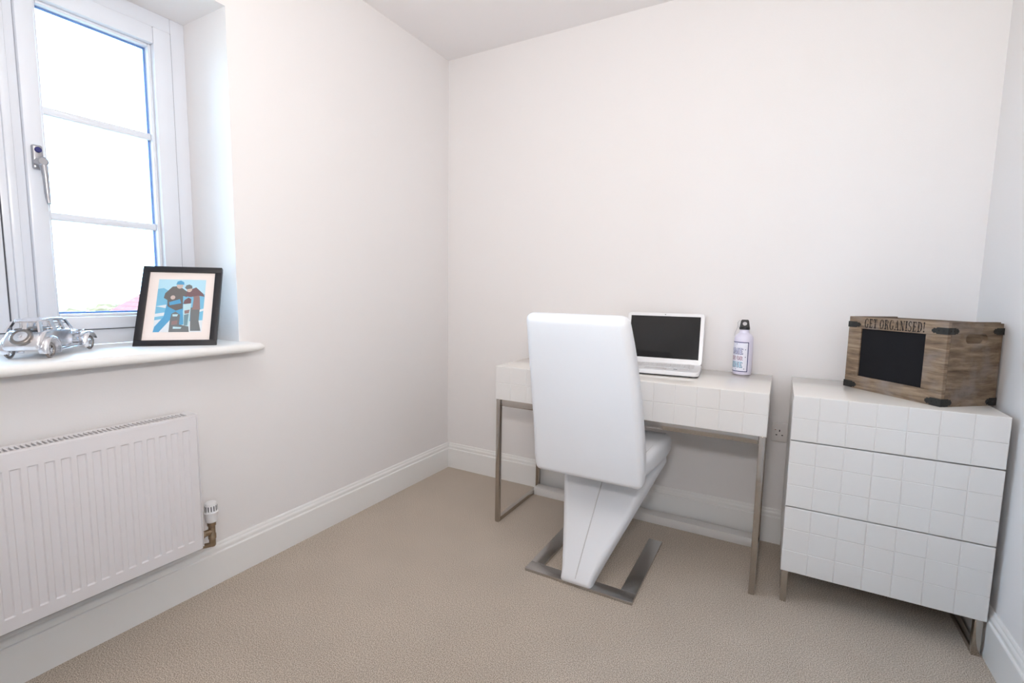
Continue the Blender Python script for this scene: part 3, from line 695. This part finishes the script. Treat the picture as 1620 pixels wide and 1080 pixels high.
# wrap-around label; u = arc length about the front (-y) of the bottle
def cyl(off): return lambda u, z: ((R0+off)*math.sin(u/R0), -(R0+off)*math.cos(u/R0), z)
LW = 0.0605; UC = -0.0391
bm = bmesh.new()
u0, u1, z0, z1 = UC-LW, UC+LW, 0.014, 0.142
place(bm, [q_(u0, z0, u1, z1)], cyl(0.0003), 0, 40)
b_ = 0.0034
place(bm, [q_(u0, z0, u1, z0+b_), q_(u0, z1-b_, u1, z1)], cyl(0.0006), 1, 40); place(bm, [q_(u0, z0, u0+b_, z1), q_(u1-b_, z0, u1, z1)], cyl(0.0006), 1, 2)
for s, zz0, zz1, sh, fi in (('COME', 0.090, 0.116, 1, 2), ('RAIN OR', 0.065, 0.082, 3, 4), ('SHINE', 0.033, 0.057, 5, 6)):
    ps = text_polys(s, UC-0.037, UC+0.039, zz0, zz1, 0.05)
    place(bm, [[(x+0.0016, z-0.0019) for x, z in p] for p in ps], cyl(0.0005), sh, 3); place(bm, [[(x-0.0010, z+0.0004) for x, z in p] for p in ps], cyl(0.0005), sh, 3)
    place(bm, [[(x+0.0002, z-0.0002) for x, z in p] for p in ps], cyl(0.0007), fi, 3)
for (u, z) in ((0.048, 0.110), (0.012, 0.133), (0.049, 0.078), (0.046, 0.027), (0.012, 0.024), (-0.02, 0.024), (-0.05, 0.08), (-0.03, 0.133), (-0.048, 0.027)):
    place(bm, arc_(UC+u, z, 0.0019, 0.0019, 0, 360, 0.0018, 0.0018, 8), cyl(0.0006), 1)
flip_to(bm, lambda c: Vector((c.x, c.y, 0)))
link_flat('label', bm, [M_label, M_navy, mat('letter_lilac', (206, 208, 232), 0.5), mat('letter_plum', (142, 112, 138), 0.5), mat('letter_rose', (226, 208, 220), 0.5), mat('letter_slate', (84, 104, 142), 0.5), mat('letter_sky', (188, 222, 238), 0.5)], body)

# ------------------------------------------------------------------ wall socket
so = thing('wall_socket', 'white double wall socket between the desk and the chest', 'socket', (1.829, 0, 0.5))
link('faceplate', box(bmesh.new(), -0.073, 0.073, -0.010, -0.0003, -0.043, 0.043, 0.003, 3), M_socket, so)
for cx_ in (-0.042, 0.030):
    link('socket_hole', B(cx_-0.002, cx_+0.002, -0.0104, -0.0098, 0.002, 0.011), M_blackplastic, so)
    for s in (-1, 1): link('socket_hole', B(cx_+s*0.011-0.0032, cx_+s*0.011+0.0032, -0.0104, -0.0098, -0.0145, -0.0105), M_blackplastic, so)
for cx_ in (-0.058, 0.058): link('rocker_switch', box(bmesh.new(), cx_-0.005, cx_+0.005, -0.0135, -0.0098, 0.0, 0.016, 0.001), M_socket, so)
M_red = mat('red_mark', (150, 60, 50), 0.5)
for cx_ in (-0.058, 0.058): link('switch_mark', B(cx_-0.0025, cx_+0.0025, -0.0139, -0.0133, 0.009, 0.0115), M_red, so)

# ------------------------------------------------------------------ picture frame
fw_, fh = 0.244, 0.300
fd = math.atan2(0.7248, 0.6889)
pf = thing('picture_frame', 'black picture frame with snowboarders print leaning on the window sill', 'picture frame', (-0.0309, -1.4975, 0.885), fd)
lean = 0.44
MP = Matrix.Rotation(-lean, 4, 'X')      # local x along the bottom edge, front faces -y, top leans to +y
MP = Matrix.Translation((0, 0, 0.0006)) @ MP
def pbox(x0, x1, z0, z1, y0, y1, bev=0.0): return box(bmesh.new(), x0, x1, y0, y1, z0, z1, bev, 2, M=MP)
hw = fw_/2; fb = 0.021
bm = bmesh.new()
for a in ((-hw, hw, 0, fb), (-hw, hw, fh-fb, fh), (-hw, -hw+fb, fb, fh-fb), (hw-fb, hw, fb, fh-fb)): box(bm, a[0], a[1], 0, 0.016, a[2], a[3], 0.0012, 2, M=MP)
link('frame', bm, M_black, pf)
link('mount', pbox(-hw+fb-0.001, hw-fb+0.001, fb-0.001, fh-fb+0.001, 0.007, 0.010), M_mount, pf)
link('backboard', pbox(-hw+0.006, hw-0.006, 0.006, fh-0.006, 0.0163, 0.0190), M_blackplastic, pf)
# print: two snowboarders on snow, flat shapes, glare put into the paled colours
px0, px1, pz0, pz1 = -0.072, 0.073, 0.052, 0.252
pw_, ph_ = px1-px0, pz1-pz0
PC = [mat('print_'+n, c, 0.5) for n, c in (('sky', (186, 226, 242)), ('mountain', (126, 190, 220)), ('snow', (226, 232, 236)), ('jacket', (112, 108, 106)), ('trousers', (92, 164, 206)), ('hat', (92, 164, 206)), ('skin', (206, 186, 176)),
      ('rust', (152, 126, 124)), ('board', (120, 150, 160)), ('slate', (118, 122, 124)), ('pale', (190, 220, 226)), ('maroon', (124, 98, 102)))]
bm = bmesh.new(); lay = [0]
def pp(mi, *pts):                     # points in print units: u 0..1 to the right, v 0..1 down
    lay[0] += 1; y = 0.0069-0.00003*lay[0]
    f = bm.faces.new([bm.verts.new(MP @ Vector((px0+u*pw_, y, pz1-v*ph_))) for u, v in pts]); f.material_index = mi
def ell(mi, u, v, a, b, n=14): pp(mi, *[(u+a*math.cos(2*PI*i/n), v+b*math.sin(2*PI*i/n)) for i in range(n)])
pp(0, (0, 0), (1, 0), (1, 0.4), (0, 0.4)); pp(1, (0, 0.19), (0.12, 0.17), (0.3, 0.26), (0.6, 0.3), (0.85, 0.24), (1, 0.28), (1, 0.8), (0, 0.8))
pp(2, (0, 0.52), (0.25, 0.48), (0.5, 0.54), (0.25, 0.56)); pp(2, (0.75, 0.62), (1, 0.56), (1, 0.60), (0.8, 0.66)); pp(2, (0, 0.66), (0.3, 0.62), (0.3, 0.68), (0, 0.72))
pp(2, (0, 0.78), (0.3, 0.74), (0.7, 0.8), (1, 0.78), (1, 1), (0, 1))
# left figure
pp(4, (0.22, 0.46), (0.58, 0.46), (0.56, 0.62), (0.62, 0.86), (0.50, 0.88), (0.44, 0.66), (0.30, 0.80), (0.12, 1.0), (0.0, 1.0), (0.02, 0.90), (0.18, 0.72))
pp(3, (0.30, 0.14), (0.44, 0.13), (0.56, 0.20), (0.66, 0.26), (0.62, 0.34), (0.54, 0.32), (0.56, 0.56), (0.42, 0.60), (0.24, 0.52), (0.22, 0.40), (0.14, 0.36), (0.16, 0.27))
pp(4, (0.26, 0.44), (0.48, 0.38), (0.52, 0.46), (0.28, 0.50)); ell(6, 0.33, 0.35, 0.05, 0.04)
ell(6, 0.45, 0.115, 0.07, 0.065); pp(5, (0.37, 0.10), (0.39, 0.04), (0.46, 0.02), (0.53, 0.05), (0.54, 0.10))
# right figure
pp(9, (0.72, 0.54), (0.92, 0.54), (0.92, 0.80), (0.98, 0.98), (0.76, 0.98), (0.74, 0.78))
pp(7, (0.74, 0.22), (0.86, 0.22), (0.90, 0.36), (0.93, 0.58), (0.76, 0.58), (0.77, 0.38)); pp(11, (0.62, 0.22), (0.80, 0.15), (0.96, 0.27), (1.0, 0.33), (0.86, 0.31), (0.70, 0.34), (0.58, 0.32))
ell(6, 0.66, 0.185, 0.06, 0.06); pp(9, (0.56, 0.16), (0.59, 0.11), (0.65, 0.095), (0.71, 0.12), (0.72, 0.17), (0.60, 0.19))
pp(11, (0.58, 0.40), (0.66, 0.35), (0.72, 0.38), (0.72, 0.46), (0.64, 0.50), (0.56, 0.46))
# boards held upright between them
pp(10, (0.56, 0.48), (0.73, 0.46), (0.72, 0.94), (0.62, 0.95)); pp(8, (0.60, 0.68), (0.70, 0.66), (0.69, 0.88), (0.62, 0.88)); pp(7, (0.60, 0.60), (0.71, 0.58), (0.70, 0.65), (0.61, 0.66))
pp(9, (0.34, 0.66), (0.42, 0.62), (0.52, 0.68), (0.52, 0.86), (0.72, 0.90), (0.74, 1.0), (0.32, 1.0), (0.32, 0.8)); pp(7, (0.36, 0.80), (0.48, 0.78), (0.48, 0.86), (0.36, 0.87)); pp(10, (0.40, 0.90), (0.58, 0.91), (0.56, 0.94), (0.40, 0.94)); pp(10, (0.36, 0.67), (0.48, 0.67), (0.46, 0.71), (0.37, 0.71))
bm.normal_update(); fdir = MP.to_3x3() @ Vector((0, -1, 0)); flip_to(bm, lambda c: fdir)
link_flat('print', bm, PC, pf)
# easel strut down to the sill
bm = bmesh.new()
top = MP @ Vector((0, 0.0192, 0.19)); foot = Vector((0, top.y+0.055, 0.0005))
dirv = (foot-top); sx_ = 0.02
for s in (1,):
    v = [bm.verts.new(p) for p in (top+Vector((-0.014, 0, 0)), top+Vector((0.014, 0, 0)), foot+Vector((0.022, 0, 0)), foot+Vector((-0.022, 0, 0)))]
    v2 = [bm.verts.new(x.co+Vector((0, 0.003, 0))) for x in v]
    for f in ((0, 1, 2, 3),): bm.faces.new([v[i] for i in f]); bm.faces.new([v2[i] for i in f][::-1])
    for i in range(4): bm.faces.new((v[i], v2[i], v2[(i+1) % 4], v[(i+1) % 4]))
link('easel_strut', bm, M_blackplastic, pf)

# ------------------------------------------------------------------ model car
car = thing('model_car', 'polished aluminium vintage model car with spare wheel on the window sill', 'model car', (-0.090, -1.793, 0.885), math.radians(137))
car.scale = (0.96, 0.80, 0.94)
# local: +x forward, y to its left, z up; wheels at x = +-0.108
def carshape(secs, m, name, parent=car, k=5, smooth=50):
    """loft along x: (x, z_bottom, z_top, width, radius)"""
    bm = bmesh.new(); rr = []
    for x, zb, zt_, w_, r_ in secs:
        rr.append([(x, a, (zb+zt_)/2+b) for a, b in rrect(w_, zt_-zb, r_, k)])
    rings(bm, rr); return link(name, bm, m, parent, smooth)
carshape([(-0.146, 0.030, 0.044, 0.084, 0.006), (-0.144, 0.027, 0.054, 0.098, 0.010), (-0.136, 0.025, 0.066, 0.104, 0.014), (-0.124, 0.025, 0.077, 0.106, 0.014), (-0.110, 0.025, 0.083, 0.106, 0.010), (-0.06, 0.024, 0.081, 0.102, 0.008), (0.02, 0.024, 0.078, 0.092, 0.008), (0.034, 0.024, 0.074, 0.084, 0.010)], M_alu, 'body')
carshape([(0.030, 0.030, 0.070, 0.064, 0.014), (0.075, 0.032, 0.070, 0.054, 0.018), (0.118, 0.033, 0.068, 0.044, 0.018), (0.124, 0.036, 0.064, 0.036, 0.014)], M_alu, 'hood')
carshape([(-0.118, 0.104, 0.108, 0.060, 0.002), (-0.105, 0.103, 0.113, 0.072, 0.004), (-0.05, 0.104, 0.116, 0.076, 0.005), (0.0, 0.103, 0.114, 0.074, 0.005), (0.014, 0.102, 0.107, 0.066, 0.002)], M_alu, 'roof')
for s in (-1, 1):                      # pillars that leave the window openings
    for (x0, x1, wdt) in ((-0.128, -0.112, 0.014), (-0.062, -0.062, 0.018), (-0.018, -0.018, 0.010), (0.026, 0.010, 0.009)):
        rr = []
        for t in (0, 1):
            x = x0+(x1-x0)*t; z = 0.078+0.030*t; yb = (0.046 if t == 0 else 0.034)*s
            rr.append([(x-wdt/2, yb-0.003, z), (x+wdt/2, yb-0.003, z), (x+wdt/2, yb+0.003, z), (x-wdt/2, yb+0.003, z)])
        link('window_pillar', rings(bmesh.new(), rr), M_alu, car)
rr = [[(-0.127, -0.006, 0.076), (-0.121, -0.006, 0.076), (-0.121, 0.006, 0.076), (-0.127, 0.006, 0.076)], [(-0.117, -0.005, 0.106), (-0.111, -0.005, 0.106), (-0.111, 0.005, 0.106), (-0.117, 0.005, 0.106)]]
link('window_pillar', rings(bmesh.new(), rr), M_alu, car)
for s in (-1, 1): link('seat', B(-0.11, -0.02, s*0.022-0.016, s*0.022+0.016, 0.0805, 0.0875, 0.004), M_dalu, car)
def fender(x, s, r, w_, a0, a1, name='fender', tail=0.0):
    bm = bmesh.new(); rr = []
    n = 14
    for i in range(n+1):
        a = math.radians(a0+(a1-a0)*i/n); e = 1+tail*max(0, (i/n-0.55))
        c = Vector((x+r*e*math.cos(a), 0, 0.026+r*math.sin(a)))
        o_ = Vector((math.cos(a), 0, math.sin(a)))
        rr.append([c+Vector((0, s*(0.041+t*w_), 0))+o_*h for t, h in ((0, 0), (0.5, 0.004), (0.85, 0.002), (1, -0.003), (0.96, -0.006), (0.5, -0.001), (0.0, -0.004))])
    rings(bm, rr); return link(name, bm, M_alu, car, 60)
for s in (-1, 1):
    fender(-0.100, s, 0.036, 0.026, 195, -25); fender(0.102, s, 0.034, 0.028, 205, 20)
    link('running_board', box(bmesh.new(), -0.066, 0.072, min(s*0.040, s*0.064), max(s*0.040, s*0.064), 0.018, 0.022, 0.001), M_alu, car)
for x in (-0.108, 0.108):
    for s in (-1, 1):
        R_ = 0.0235; yc = s*0.055; z = R_+0.0003; bm = bmesh.new()
        tube(bm, [(x+(R_-0.0042)*math.cos(2*PI*i/24), yc, z+(R_-0.0042)*math.sin(2*PI*i/24)) for i in range(24)], 0.0042, 8, True)
        wh = link('wheel', bm, M_dalu, car, 60)
        b2 = bmesh.new()
        for k in range(6):
            a = PI*k/3+0.3
            tube(b2, [(x, yc, z), (x+(R_-0.006)*math.cos(a), yc, z+(R_-0.006)*math.sin(a))], 0.0016, 6)
        lathe(b2, [(0.0055, -0.005), (0.0065, 0), (0.004, 0.006)], 12, (x, yc, z), 'y')
        link('spokes', b2, M_alu, wh)
    b2 = bmesh.new(); tube(b2, [(x, -0.055, 0.0238), (x, 0.055, 0.0238)], 0.002, 6); link('axle', b2, M_dalu, car)
bm = bmesh.new()                       # spare wheel lying on the sloped tail
MS = Matrix.Translation((-0.139, 0.0, 0.064)) @ Matrix.Rotation(math.radians(-52), 4, 'Y') @ Matrix.Diagonal((1.12, 1.3, 1.1, 1))
lathe(bm, [(0.014, 0.0045), (0.019, 0.006), (0.0225, 0.004), (0.0235, 0.0), (0.0225, -0.005), (0.018, -0.007)], 26); bmesh.ops.transform(bm, matrix=MS, verts=bm.verts)
sp = link('spare_wheel', bm, M_dalu, car, 60)
bm = bmesh.new(); lathe(bm, [(0.0142, 0.003), (0.0142, 0.0048), (0.005, 0.0055), (0.004, 0.0085), (0.001, 0.009)], 20); bmesh.ops.transform(bm, matrix=MS, verts=bm.verts); link('hub_cap', bm, M_alu, sp)
bm = bmesh.new()                       # raised windscreen frame ahead of the cabin
for s in (-1, 1): tube(bm, [(0.042, s*0.034, 0.069), (0.034, s*0.030, 0.094), (0.062, s*0.030, 0.070)], 0.0016, 6)
tube(bm, [(0.034, -0.030, 0.094), (0.034, 0.030, 0.094)], 0.0016, 6)
link('windscreen_frame', bm, M_alu, car)
for s in (-1, 1): link('headlamp', lathe(bmesh.new(), [(0.003, -0.006), (0.008, 0.0), (0.0085, 0.004), (0.007, 0.005)], 14, (0.118, s*0.030, 0.058), 'x'), M_alu, car)
bm = bmesh.new(); tube(bm, [(0.146, -0.050, 0.028), (0.150, 0, 0.028), (0.146, 0.050, 0.028)], 0.0025, 8); tube(bm, [(0.148, -0.015, 0.028), (0.115, -0.015, 0.034)], 0.0015, 6); tube(bm, [(0.148, 0.015, 0.028), (0.115, 0.015, 0.034)], 0.0015, 6)
link('bumper', bm, M_alu, car)
